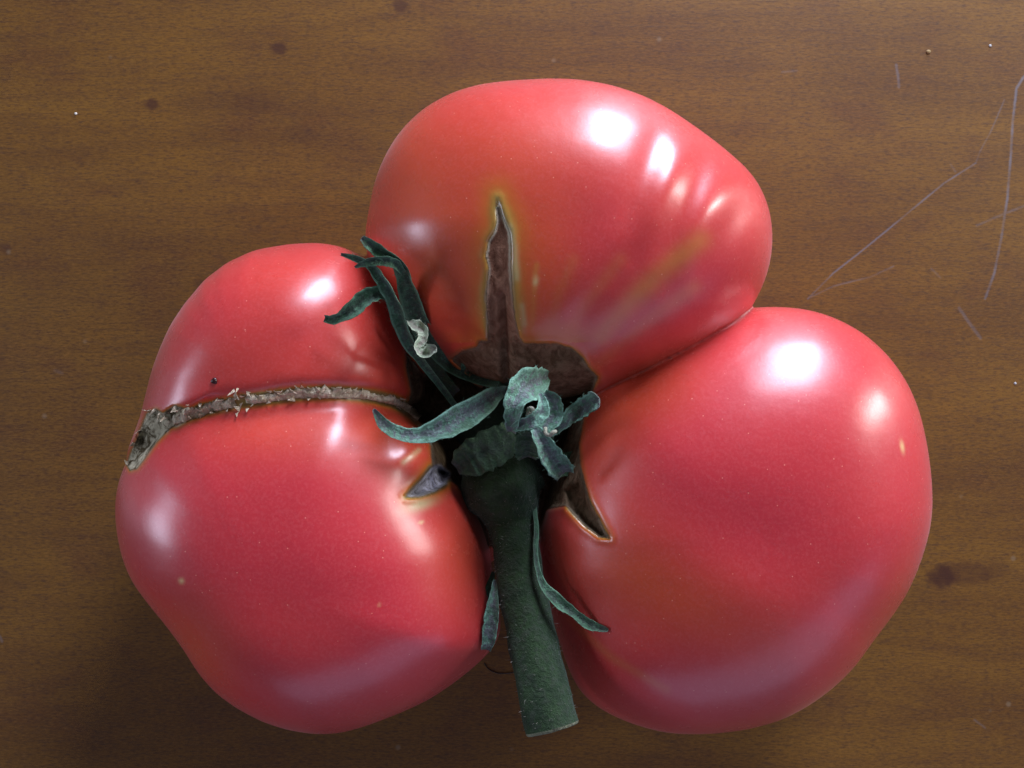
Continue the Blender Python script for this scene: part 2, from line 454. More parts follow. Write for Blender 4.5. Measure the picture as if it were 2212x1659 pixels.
def subdivide(V, Q):
    n = len(V); E = np.sort(np.stack([Q, np.roll(Q, -1, 1)], 2).reshape(-1, 2), 1)
    key = E[:, 0] * n + E[:, 1]
    uq, inv = np.unique(key, return_inverse=True)
    M = .5 * (V[uq // n] + V[uq % n]); inv = inv.reshape(len(Q), 4) + n
    C = V[Q].mean(1); c = np.arange(len(Q)) + n + len(uq)
    out = [np.stack([Q[:, i], inv[:, i], c, inv[:, i - 1]], 1) for i in range(4)]
    return np.vstack([V, M, C]), np.concatenate(out)

def project(V, it=2):
    for _ in range(it):
        G = grad(V); L = np.maximum((G * G).sum(1), .15)
        st = (body(V) / L)[:, None] * G
        V = V - np.clip(st, -.06, .06)
    return V

def surf(U, Vv):
    """First point of the body along the sight line through pixel (u, v), with its normal."""
    U = np.asarray(U, float); Vv = np.asarray(Vv, float)
    z = np.full(len(U), 8.2); done = np.zeros(len(U), bool)
    def pt(z):
        k = (HC - z) / FPX
        return np.stack([(U - 1106) * k, -(Vv - 829.5) * k, z], 1)
    for _ in range(140):
        g = body(pt(z)); done |= g < .002
        z = np.where(done, z, np.maximum(z - np.clip(g * .7, .004, .15), .0))
    P = pt(z); G = grad(P); G /= np.linalg.norm(G, axis=1)[:, None]
    return P, G

# ---------------------------------------------------------------- the tomato parts
def empty(name, loc):
    o = bpy.data.objects.new(name, None); COL.objects.link(o); o.location = Vector(loc) * S
    o.empty_display_size = .01
    return o
# every part's vertices are given in world cm, so the tomato's Empty stands at the world origin, on the table
tomato = empty('tomato', (0, 0, 0))
tomato['label'] = 'large ripe red lumpy three-lobed tomato with corky scars and green stem on the table'
tomato['category'] = 'tomato'

def skin_material():
    m = NT('tomato_skin'); P = m.cm()
    n1 = m.noise(P, .55, 4, .6); n2 = m.noise(P, 2.2, 4, .6); n3 = m.noise(P, 22, 3, .6)
    orange = m.attr('orange'); crim = m.attr('crimson')
    wob = m.math('SUBTRACT', n1, .5)
    o = m.math('ADD', orange, m.math('MULTIPLY', wob, .55), clamp=True)
    k = m.math('ADD', crim, m.math('MULTIPLY', m.math('SUBTRACT', n2, .5), .35), clamp=True)
    c = m.mix(o, (.52, .032, .041), (.56, .072, .018))
    c = m.mix(m.math('MULTIPLY', k, .45), c, (.41, .013, .038))
    c = m.mix(m.math('MULTIPLY', m.ramp(n3, .40, .72), .22), c, (.60, .13, .13))
    c = m.mix(m.math('MULTIPLY', m.attr('streak'), m.math('ADD', .55, m.math('MULTIPLY', n2, .5))), c, (.52, .22, .035))
    # halo of unripe skin round the torn tissue: orange, then yellow, then green
    h = m.math('ADD', m.attr('halo'), m.math('MULTIPLY', m.math('SUBTRACT', n2, .5), .16))
    c = m.mix(m.ramp(h, .08, .50), c, (.52, .115, .016))
    c = m.mix(m.ramp(h, .40, .78), c, (.38, .20, .028))
    c = m.mix(m.ramp(h, .68, 1.0), c, (.22, .175, .048))
    c = m.mix(m.attr('pale'), c, (.44, .42, .20))
    c = m.mix(m.attr('spot'), c, (.66, .46, .20))
    # fine pale dots in the skin
    vd = m.t.nodes.new('ShaderNodeTexVoronoi'); m.put(vd.inputs['Vector'], P); vd.inputs['Scale'].default_value = 8
    rnd = m.n('ShaderNodeSeparateColor', 0, None, Color=vd.outputs['Color'])
    dot = m.math('MULTIPLY', m.ramp(vd.outputs['Distance'], .11, .03), m.math('GREATER_THAN', rnd, .55))
    c = m.mix(m.math('MULTIPLY', dot, .75), c, (.80, .36, .26))
    # corky tissue
    sd = m.attr('cork')
    rag = m.math('ADD', sd, m.math('MULTIPLY', m.math('SUBTRACT', m.noise(P, 9, 4, .7), .5), 7.0))
    cm_ = m.ramp(rag, -1.5, 1.5)
    g1 = m.noise(m.mapping(P, (1, .6, 1)), 5, 6, .7, 1.2); g2 = m.noise(P, 18, 4, .75)
    kc = m.mix(m.ramp(g1, .35, .68), (.085, .058, .030), (.22, .158, .095))
    kc = m.mix(m.math('MULTIPLY', m.ramp(g2, .55, .78), .5), kc, (.27, .23, .17))
    kp = m.mix(m.ramp(g1, .3, .7), (.185, .080, .045), (.36, .200, .125))
    kc = m.mix(m.attr('crackness'), kc, kp)
    kh = m.mix(m.ramp(m.noise(P, 12, 4, .7), .38, .62), (.30, .30, .34), (.70, .72, .82))
    kc = m.mix(m.attr('hollow'), kc, kh)
    kv = m.mix(m.ramp(m.noise(P, 5.5, 5, .7, .8), .40, .60), (.09, .072, .036), (.56, .54, .38))
    kc = m.mix(m.attr('cavity'), kc, kv)
    edge = m.math('MULTIPLY', m.ramp(rag, 7.5, 2.5), m.attr('rimpale'))
    kc = m.mix(m.math('MULTIPLY', edge, .9), kc, (.60, .58, .42))
    rim = m.math('MULTIPLY', m.ramp(rag, -3.5, -.5), m.ramp(rag, 1.5, -.5))
    c = m.mix(m.math('MULTIPLY', rim, .35), c, (.12, .08, .03))
    c = m.mix(cm_, c, kc)
    inv = m.math('SUBTRACT', 1.0, cm_)
    m.set(Base_Color=c, Roughness=m.math('ADD', .40, m.math('MULTIPLY', cm_, .4)), Specular_IOR_Level=m.math('ADD', .12, m.math('MULTIPLY', inv, .30)))
    m.set(Coat_Weight=m.math('MULTIPLY', inv, m.math('ADD', .62, m.math('MULTIPLY', n2, .3))),
          Coat_Roughness=m.math('ADD', .19, m.math('MULTIPLY', n2, .14)), Coat_IOR=1.45)
    m.set(Subsurface_Weight=m.math('MULTIPLY', inv, .22), Subsurface_Radius=(1.0, .18, .12), Subsurface_Scale=.0022)
    m.set(Sheen_Weight=m.math('MULTIPLY', inv, .10), Sheen_Roughness=.4, Sheen_Tint=(1, .8, .8))
    b = m.bump(m.math('ADD', m.noise(P, 34, 3, .6), m.math('MULTIPLY', dot, -.6)), .05, .0003)
    b = m.bump(m.noise(P, 3.2, 2, .5), .03, .002, b)
    cb = m.math('MULTIPLY', cm_, m.math('ADD', g1, m.math('MULTIPLY', g2, .6)))
    b = m.bump(cb, .6, .0014, b)
    m.set(Normal=b)
    # the clear skin film follows only the soft relief
    m.set(Coat_Normal=m.bump(m.noise(P, 34, 3, .6), .04, .0003))
    return m.m

SKIN = skin_material()

def blob(u, v, c, rx, ry, ang=0):
    a = math.radians(ang); x = u - c[0]; y = v - c[1]
    p = (x * math.cos(a) + y * math.sin(a)) / rx; q = (-x * math.sin(a) + y * math.cos(a)) / ry
    return np.exp(-.5 * (p * p + q * q))

def build_fruit():
    V, Q = surface_nets((-8.4, -7.4, -.15), (8.4, 7.4, 6.9), .072)
    V = project(V, 3)
    V, Q = subdivide(V, Q)
    V = project(V, 2)
    N = grad(V, .03); N /= np.maximum(np.linalg.norm(N, axis=1), 1e-6)[:, None]
    u, v = uv_of(V); up = V[:, 2] > 1.2
    big = np.full(len(V), -99.)
    def sd(poly):
        p = np.asarray(poly); r = big.copy()
        m = up & (u > p[:, 0].min() - 90) & (u < p[:, 0].max() + 90) & (v > p[:, 1].min() - 90) & (v < p[:, 1].max() + 90)
        r[m] = poly_sd(u[m], v[m], p); return r
    sc, sl, ss, sh, sv = sd(CRACK), sd(LINING), sd(SLIT), sd(HOLE), sd(CAVITY)
    # bottom and wall of the stem pit
    deep = up & (np.hypot(u - 1080, v - 950) < 230) & (V[:, 2] < 3.5)
    sl = np.where(deep, np.maximum(sl, (3.5 - V[:, 2]) * 40), sl)
    cork = np.maximum.reduce([sc, sl, ss, sh, sv])
    dscar = np.full(len(V), 99.); m = up & (u > 250) & (u < 950) & (v > 800) & (v < 1050)
    dscar[m] = line_d(u[m], v[m], SCAR)
    wcr = np.where(v < 740, 38, 11)
    halo = np.maximum.reduce([np.exp(-(np.maximum(-sc, 0) / wcr) ** 1.15) * (.72 + .28 * sstep(745, 700, v)), .5 * np.exp(-np.maximum(-sl, 0) / 12), np.exp(-np.maximum(-ss, 0) / 11),
                              np.exp(-np.maximum(-sh, 0) / 15), .9 * np.exp(-np.maximum(-sv, 0) / 7), .95 * np.exp(-np.maximum(dscar - 12, 0) / 7)])
    halo = halo * np.clip(.86 + .30 * fbm(V, 1.6, 91), 0, 1.05)
    pale = np.maximum(.6 * np.exp(-.5 * (line_d(u, v, [(1100, 490), (1112, 540), (1116, 600)]) / 5.5) ** 2),
                      .8 * blob(u, v, (908, 1090), 26, 9, -18)) * up
    pale = np.maximum(pale, .55 * np.exp(-.5 * (line_d(u, v, [(872, 998), (890, 985), (905, 972)]) / 4.5) ** 2) * up)
    pale = np.maximum(pale, .45 * np.exp(-.5 * (line_d(u, v, [(1128, 660), (1134, 700)]) / 4) ** 2) * up)
    orange = (.85 * blob(u, v, (1000, 560), 130, 170) + .8 * blob(u, v, (1150, 620), 70, 130) + .55 * blob(u, v, (880, 450), 60, 160)
              + .7 * blob(u, v, (1370, 850), 110, 60, -30) + .5 * blob(u, v, (1330, 1230), 130, 110, 30) + .5 * blob(u, v, (1290, 1000), 60, 90)
              + .55 * blob(u, v, (1480, 1300), 180, 60, 25) + .7 * blob(u, v, (1005, 1200), 70, 120, -10) + .6 * blob(u, v, (870, 960), 60, 60)
              + .6 * blob(u, v, (420, 1390), 60, 90, -35) + .4 * blob(u, v, (820, 800), 90, 60) + .3 * blob(u, v, (500, 800), 140, 60)
              + .5 * blob(u, v, (1930, 1330), 50, 90, 35) + .3 * blob(u, v, (1400, 400), 200, 90, 30) + .4 * blob(u, v, (640, 930), 220, 45) + .35 * blob(u, v, (600, 650), 160, 80) + .35 * blob(u, v, (1080, 300), 160, 80)) * up
    orange = np.where(V[:, 2] < 3, np.maximum(orange, .35), orange)
    crim = (.7 * blob(u, v, (680, 1240), 190, 80, 10) + .7 * blob(u, v, (1620, 1100), 190, 80, 10) + .45 * blob(u, v, (1290, 540), 40, 200, 25)
            + .5 * blob(u, v, (1500, 640), 160, 40, -35) + .35 * blob(u, v, (640, 1050), 200, 60, 5) + .3 * blob(u, v, (560, 700), 160, 60)
            + .4 * blob(u, v, (820, 1420), 160, 90, -20)) * up
    streak = np.maximum.reduce([.95 * np.exp(-.5 * (line_d(u, v, [(1300, 725), (1360, 655), (1430, 590), (1510, 520)]) / 17) ** 2) * (.7 + .3 * vnoise(V, 2.2, 77)),
                                .26 * np.exp(-.5 * (line_d(u, v, [(1215, 735), (1270, 650), (1340, 560)]) / 11) ** 2),
                                .30 * np.exp(-.5 * (line_d(u, v, [(1290, 785), (1390, 700), (1500, 620)]) / 12) ** 2),
                                .22 * np.exp(-.5 * (line_d(u, v, [(1190, 720), (1205, 640), (1240, 560)]) / 9) ** 2),
                                .75 * np.exp(-.5 * (line_d(u, v, [(1147, 720), (1150, 670), (1156, 590), (1159, 572)]) / 4.5) ** 2),
                                .25 * np.exp(-.5 * (line_d(u, v, [(1270, 760), (1320, 690)]) / 22) ** 2),
                                .3 * np.exp(-.5 * (line_d(u, v, [(1220, 1330), (1320, 1420), (1440, 1490)]) / 7) ** 2)]) * up  # the last streak paints the sheen along a low ridge of the right lobe
    spot = np.zeros(len(V))
    for (a, b, rx, ry, g, w) in ((392, 1255, 4, 4, 0, 1), (1949, 965, 3, 9, -10, .9), (1157, 607, 4, 8, 5, .9), (1124, 742, 3, 3, 0, .4), (820, 1306, 2, 2, 0, .7), (910, 1128, 4, 2, -20, .9)):
        spot = np.maximum(spot, w * blob(u, v, (a, b), rx, ry, g) * up)
    rimpale = np.where(sc >= cork - .5, np.clip(.06 + sstep(700, 480, v) * np.where(u > 1085, 1.0, .7), 0, 1), .06)
    rimpale = np.where((sh >= cork - .5) | (ss >= cork - .5), .25, rimpale)
    crk = sstep(-8, 4, sc) * (1 - .75 * sstep(700, 770, v))
    attrs = dict(cork=cork, halo=halo, pale=pale, orange=orange, crimson=crim, streak=streak, spot=spot, rimpale=rimpale, crackness=crk,
                 hollow=sstep(-4, 3, sh), cavity=sstep(-4, 3, sv))
    # every patch of torn tissue is a part of its own
    st = np.stack([sc, sl, ss, sh, sv])[:, Q].mean(2)
    which = np.where(st.max(0) > 0, st.argmax(0), -1)
    names = {-1: 'fruit_body', 0: 'split_scar', 1: 'pit_lining', 2: 'slit_scar', 3: 'scar_hollow', 4: 'corky_cavity'}
    labels = {0: 'brown tapering split running up the top lobe', 1: 'dark brown corky tissue lining the stem pit', 2: 'narrow brown slit with a greenish edge',
              3: 'small grey hollow beside a fleshy knob', 4: 'ragged olive cavity at the outer end of the corky seam'}
    out = {}
    for w, nm in names.items():
        q = Q[which == w]
        if not len(q): continue
        used, inv = np.unique(q, return_inverse=True)
        o = mesh_obj(nm, V[used], inv.reshape(q.shape), SKIN, tomato, {k: a[used] for k, a in attrs.items()}, N[used])
        if w in labels: o['label'] = labels[w]
        out[nm] = o
    return out
FRUIT = build_fruit()

# ---------------------------------------------------------------- corky seam across the left lobe
def cork_material():
    m = NT('corky_seam'); P = m.cm()
    n = m.noise(P, 11, 6, .75); n2 = m.noise(P, 28, 4, .7); n3 = m.noise(P, 4, 3, .6)
    c = m.mix(m.ramp(n, .34, .64), (.48, .39, .24), (.90, .83, .62))
    c = m.mix(m.math('MULTIPLY', m.ramp(n2, .52, .72), .75), c, (.72, .70, .58))
    c = m.mix(m.math('MULTIPLY', m.ramp(n3, .55, .75), .4), c, (.34, .32, .33))
    m.set(Base_Color=c, Roughness=.8, Specular_IOR_Level=.2, Normal=m.bump(m.math('ADD', n, n2), .8, .0008))
    return m.m
CORK = cork_material()

def build_seam():
    n, mm = 260, 13
    path = catmull(SCAR, n)
    T = np.gradient(path, axis=0); T /= np.linalg.norm(T, axis=1)[:, None]
    side = np.stack([-T[:, 1], T[:, 0]], 1)
    tt = np.linspace(0, 1, n)
    half = np.interp(tt, [0, .08, .25, .45, .62, .75, .9, 1], [6, 8, 10, 12, 10, 11, 14, 12])
    l3 = np.stack([tt * 40, tt * 0, tt * 0], 1)
    wa = half * (1 + .30 * vnoise(l3, 1.1, 3) + .25 * vnoise(l3, 3.2, 4)); wb = half * (1 + .15 * vnoise(l3, .9, 5) + .1 * vnoise(l3, 3, 6))
    j = np.linspace(-1, 1, mm)
    U = path[:, None, :] + side[:, None, :] * np.where(j < 0, j * wb[:, None], j * wa[:, None])[..., None]
    P, G = surf(U[..., 0].ravel(), U[..., 1].ravel())
    jj = np.tile(j, n)
    # one smoothed normal per path step keeps the strip whole over the sharp furrow
    Gm = G.reshape(n, mm, 3).mean(1); Gm /= np.linalg.norm(Gm, axis=1)[:, None]; Gm = np.repeat(Gm, mm, 0)
    h = .055 * (1 - np.abs(jj) ** 2.5) - .035 * (np.abs(jj) > .95)
    h = h + (.045 * fbm(P, 4.5, 41, 4) + .02 * vnoise(P, 16, 45)) * (1 - np.abs(jj) ** 4)
    pit = np.exp(-.5 * (((U[..., 0].ravel() - 521) / 9) ** 2 + ((U[..., 1].ravel() - 866) / 8) ** 2))
    h = h - .10 * pit
    Vv = P + Gm * h[:, None]
    a = np.arange(n - 1)[:, None] * mm + np.arange(mm - 1)[None]
    q = np.stack([a, a + 1, a + mm + 1, a + mm], -1).reshape(-1, 4)
    o = mesh_obj('corky_seam', Vv, q, CORK, tomato)
    o['label'] = 'rough grey beige corky seam across the left lobe'
    # curled flakes of dry skin along its edges
    vs, fs = [], []
    r = random.Random(5)
    spots = [(i, 1) for i in range(14, n - 6, 6)] + [(i, -1) for i in range(18, n - 10, 13)]
    base = []
    for i, sg in spots:
        w = (wa if sg > 0 else wb)[i] * r.uniform(.8, 1.08)
        base.append(path[i] + side[i] * sg * w)
    for (x, y) in ((505, 850), (508, 842), (514, 838), (537, 845), (540, 852), (541, 860), (520, 884), (512, 890), (535, 880),
                   (325, 888), (334, 884), (345, 890), (382, 880), (388, 886), (300, 930), (290, 960), (276, 1002), (350, 905), (362, 898)):
        base.append(np.array((x, y), float))
    base = np.array(base)
    Pb, Gb = surf(base[:, 0], base[:, 1])
    for p, g in zip(Pb, Gb):
        t = Vector((r.uniform(-1, 1), r.uniform(-1, 1), 0)); g = Vector(g); t = (t - g * t.dot(g)).normalized(); s = g.cross(t)
        L = r.uniform(.07, .16); wd = r.uniform(.02, .05); k0 = len(vs); lean = r.uniform(.2, 1.0)
        for q_, tp in ((0, 1), (.5, .75), (1, .12)):
            c = Vector(p) + g * (L * q_ * .8 - .02) + t * (L * lean * q_ * q_)
            for e, d in ((-1, 0), (1, 0), (1, 1), (-1, 1)):
                vs.append(c + s * (wd * tp * e) + t * (.010 * d))
        for b in (k0, k0 + 4):
            for e in range(4):
                fs.append((b + e, b + (e + 1) % 4, b + 4 + (e + 1) % 4, b + 4 + e))
        fs.append((k0 + 8, k0 + 9, k0 + 10, k0 + 11))
    f = mesh_obj('dry_flakes', [tuple(x) for x in vs], fs, CORK, o, smooth=False)
    f['kind'] = 'stuff'
    # knots of raised cork
    return o
build_seam()

# a dark round pinhole mark above the seam
def build_speck():
    P, G = surf([463], [823]); p, g = Vector(P[0]), Vector(G[0])
    t = g.orthogonal().normalized(); s = g.cross(t); vs, fs = [], []
    for i, (r, h) in enumerate(((.050, -.005), (.046, .018), (.030, .030), (.012, .034))):
        for k in range(14):
            a = 2 * math.pi * k / 14; q = r * (1 + .12 * math.sin(3 * a))
            vs.append(p + t * (q * math.cos(a)) + s * (q * math.sin(a)) + g * h)
    for i in range(3):
        for k in range(14):
            fs.append((i * 14 + k, i * 14 + (k + 1) % 14, (i + 1) * 14 + (k + 1) % 14, (i + 1) * 14 + k))
    fs.append(tuple(range(42, 56)))
    m = NT('dark_speck'); m.set(Base_Color=(.025, .006, .006), Roughness=.3)
    o = mesh_obj('dark_speck', [tuple(x) for x in vs], fs, m.m, tomato)
    o['label'] = 'tiny dark round mark on the red skin above the corky seam'
build_speck()

# ---------------------------------------------------------------- stem
def green_material(name, dark, light, mott, hairy=.5, pale_edges=0.0, rough=.75):
    m = NT(name); P = m.cm()
    n = m.noise(P, 3.5, 5, .65); n2 = m.noise(P, 20, 4, .7); n3 = m.noise(P, 9, 4, .65)
    c = m.mix(m.ramp(n, .32, .68), dark, light)
    if pale_edges:
        e = m.attr('edge')
        inner = m.math('MULTIPLY', m.math('SUBTRACT', .55, e), .22)
        c = m.mix(m.math('MULTIPLY', m.ramp(m.math('ADD', n3, inner), .47, .60), .85), c, mott)
        c = m.mix(m.math('MULTIPLY', m.ramp(n2, .52, .70), hairy), c, tuple(min(1, x * 1.7 + .05) for x in light))
        c = m.mix(m.math('MULTIPLY', m.ramp(n2, .46, .32), .6), c, tuple(x * .5 for x in dark))
        ee = m.math('ADD', e, m.math('MULTIPLY', m.math('SUBTRACT', n, .5), .55))
        c = m.mix(m.math('MULTIPLY', m.ramp(ee, .66, 1.0), pale_edges), c, tuple(min(.8, x * 1.5 + .02) for x in light))
        t = m.attr('tip')
        c = m.mix(m.math('MULTIPLY', m.ramp(m.math('ADD', t, m.math('MULTIPLY', n3, .2)), 1.0, 1.12), .7), c, (.10, .08, .09))
        ve = m.n('ShaderNodeMath', 0, dict(operation='SINE'), i0=m.math('ADD', m.math('MULTIPLY', m.attr('across'), 17), m.math('MULTIPLY', n, 4)))
        c = m.mix(m.math('MULTIPLY', m.ramp(ve, .2, 1), .35), c, dark)
    else:
        c = m.mix(m.math('MULTIPLY', m.ramp(n3, .46, .62), .75), c, mott)
        c = m.mix(m.math('MULTIPLY', m.ramp(n2, .56, .76), hairy), c, tuple(min(1, x * 1.7 + .06) for x in light))
    m.set(Base_Color=c, Roughness=rough, Specular_IOR_Level=.25)
    m.set(Sheen_Weight=.12, Sheen_Roughness=.5, Sheen_Tint=(.7, .95, .9))
    m.set(Normal=m.bump(m.math('ADD', m.math('ADD', n2, n3), m.math('MULTIPLY', n, .5)), .7, .0006))
    return m.m
STEM_M = green_material('stem_green', (.009, .028, .009), (.022, .055, .017), (.030, .048, .028), .30)
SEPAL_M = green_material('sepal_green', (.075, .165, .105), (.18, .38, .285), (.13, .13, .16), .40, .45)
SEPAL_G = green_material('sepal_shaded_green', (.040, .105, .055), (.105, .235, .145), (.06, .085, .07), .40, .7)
SEPAL_DARK = green_material('sepal_shadow_green', (.035, .080, .040), (.065, .130, .066), (.05, .08, .06), .25, .25)  # darker copy of the sepal green, the shade on these leaves put into the colour
SEPAL_PALE = green_material('sepal_bleached', (.22, .30, .20), (.42, .50, .36), (.30, .26, .22), .4, .6)
CUT_M = green_material('cut_stem_tissue', (.12, .14, .08), (.24, .27, .17), (.05, .045, .03), .3)
HAIR_M = NT('plant_hair'); HAIR_M.set(Base_Color=(.42, .42, .36), Roughness=.5); HAIR_M = HAIR_M.m

STEM = [(1092, 960, 3.0, 50), (1088, 1000, 3.5, 74), (1085, 1035, 3.9, 89), (1088, 1066, 4.05, 86), (1098, 1098, 4.1, 69), (1107, 1136, 4.15, 53), (1112, 1180, 4.3, 51),
        (1124, 1260, 4.55, 52), (1140, 1340, 4.75, 53), (1160, 1430, 4.98, 55), (1178, 1510, 5.15, 57), (1193, 1570, 5.24, 59)]

def build_stem():
    n, mm = 120, 40
    q = catmull(STEM, n)
    C = np.array([W(a, b, c) for a, b, c, d in q]); R = q[:, 3] * (HC - q[:, 2]) / FPX
    T = np.gradient(C, axis=0); T /= np.linalg.norm(T, axis=1)[:, None]
    X = np.cross(T, (0, 0, 1)); X /= np.linalg.norm(X, axis=1)[:, None]; Y = np.cross(X, T)
    a = np.linspace(0, 2 * math.pi, mm + 1)[:-1]
    V = []
    tt = np.linspace(0, 1, n)
    for i in range(n):
        rr = R[i] * (1 + .025 * np.cos(5 * a + 2.0 + tt[i] * 2) + .02 * np.cos(3 * a + 1))
        ring = C[i] + rr[:, None] * (np.cos(a)[:, None] * X[i] + np.sin(a)[:, None] * Y[i] * .94)
        V.append(ring)
    V = np.array(V); flat = V.reshape(-1, 3)
    nrm = (V - C[:, None, :]).reshape(-1, 3); nrm /= np.linalg.norm(nrm, axis=1)[:, None]
    flat = flat + nrm * (.030 * fbm(flat, 2.6, 61) + .008 * vnoise(flat, 9, 63))[:, None]
    # rounded rim where it was cut
    k0 = n * mm
    vs = list(map(tuple, flat)); fs = []
    for i in range(n - 1):
        for k in range(mm):
            fs.append((i * mm + k, i * mm + (k + 1) % mm, (i + 1) * mm + (k + 1) % mm, (i + 1) * mm + k))
    fs.append(tuple(range(mm))[::-1])
    last = flat[-mm:]; c = C[-1]
    stem = mesh_obj('stem', vs, fs, STEM_M, tomato)
    stem['label'] = 'thick dark green hairy stem bent over the notch between lobes'
    vs, fs = [], []
    rings = [(1.0, -.002), (.985, .03), (.93, .045), (.86, .035), (.80, -.02), (.55, -.05), (.25, -.045)]
    for s_, h in rings:
        for k in range(mm):
            p = c + (last[k] - c) * s_ + T[-1] * h
            vs.append(tuple(p + .012 * np.array([vnoise(np.array([p]), 7, 66)[0]] * 3) * (s_ < .98)))
    for i in range(len(rings) - 1):
        for k in range(mm):
            fs.append((i * mm + k, i * mm + (k + 1) % mm, (i + 1) * mm + (k + 1) % mm, (i + 1) * mm + k))
    fs.append(tuple(range((len(rings) - 1) * mm, len(rings) * mm)))
    e = mesh_obj('cut_end', vs, fs, CUT_M, stem); e['label'] = 'pale ringed cut end of the stem'
    # hairs
    P0, N0 = [], []
    r = random.Random(3)
    for _ in range(480):
        i = r.randrange(26 * 0 + 20, n - 1); k = r.randrange(mm)
        if nrm[i * mm + k][2] < -.55: continue
        P0.append(flat[i * mm + k]); N0.append(nrm[i * mm + k])
    h = hairs('stem_hairs', P0, N0, stem, .018, .045, .0020, 9)
    return stem

def hairs(name, P0, N0, parent, l0, l1, rad, seed):
    r = random.Random(seed); vs, fs = [], []
    for p, nn in zip(P0, N0):
        p, g = Vector(p), Vector(nn)
        d = Vector((r.uniform(-1, 1), r.uniform(-1, 1), r.uniform(-1, 1))) * .9
        L = r.uniform(l0, l1) * (1.0 if r.random() < .85 else 1.9)
        t = g.orthogonal().normalized(); s = g.cross(t); k0 = len(vs)
        for q, w in ((0, 1), (.4, .8), (.75, .6), (1, .25)):
            c = p + g * (L * q) + d * (L * q * q * .7)
            for a in (0, 2.094, 4.189):
                vs.append(tuple(c + (t * math.cos(a) + s * math.sin(a)) * rad * w))
        for b in range(3):
            for e in range(3):
                fs.append((k0 + b * 3 + e, k0 + b * 3 + (e + 1) % 3, k0 + b * 3 + 3 + (e + 1) % 3, k0 + b * 3 + 3 + e))
    o = mesh_obj(name, vs, fs, HAIR_M, parent); o['kind'] = 'stuff'
    return o
stem = build_stem()

# ---------------------------------------------------------------- calyx
def build_hub():
    vs, fs = [], []
    c = W(1085, 945, 0); mm = 36
    rings = [(1.15, 2.75), (1.05, 3.05), (.85, 3.25), (.6, 3.38), (.3, 3.42)]
    for R, z in rings:
        for k in range(mm):
            a = 2 * math.pi * k / mm
            q = R * .78 * (1 + .12 * math.sin(5 * a + 1) + .05 * math.sin(9 * a))
            cc = W(1085, 945, z)
            vs.append((cc[0] + q * math.cos(a), cc[1] + q * math.sin(a), z + .03 * math.sin(7 * a)))
    for i in range(len(rings) - 1):
        for k in range(mm):
            fs.append((i * mm + k, i * mm + (k + 1) % mm, (i + 1) * mm + (k + 1) % mm, (i + 1) * mm + k))
    fs.append(tuple(range((len(rings) - 1) * mm, len(rings) * mm)))
    o = mesh_obj('calyx', vs, fs, SEPAL_DARK, tomato)
    o['label'] = 'dried curling green calyx in the stem pit'
    return o
calyx = build_hub()

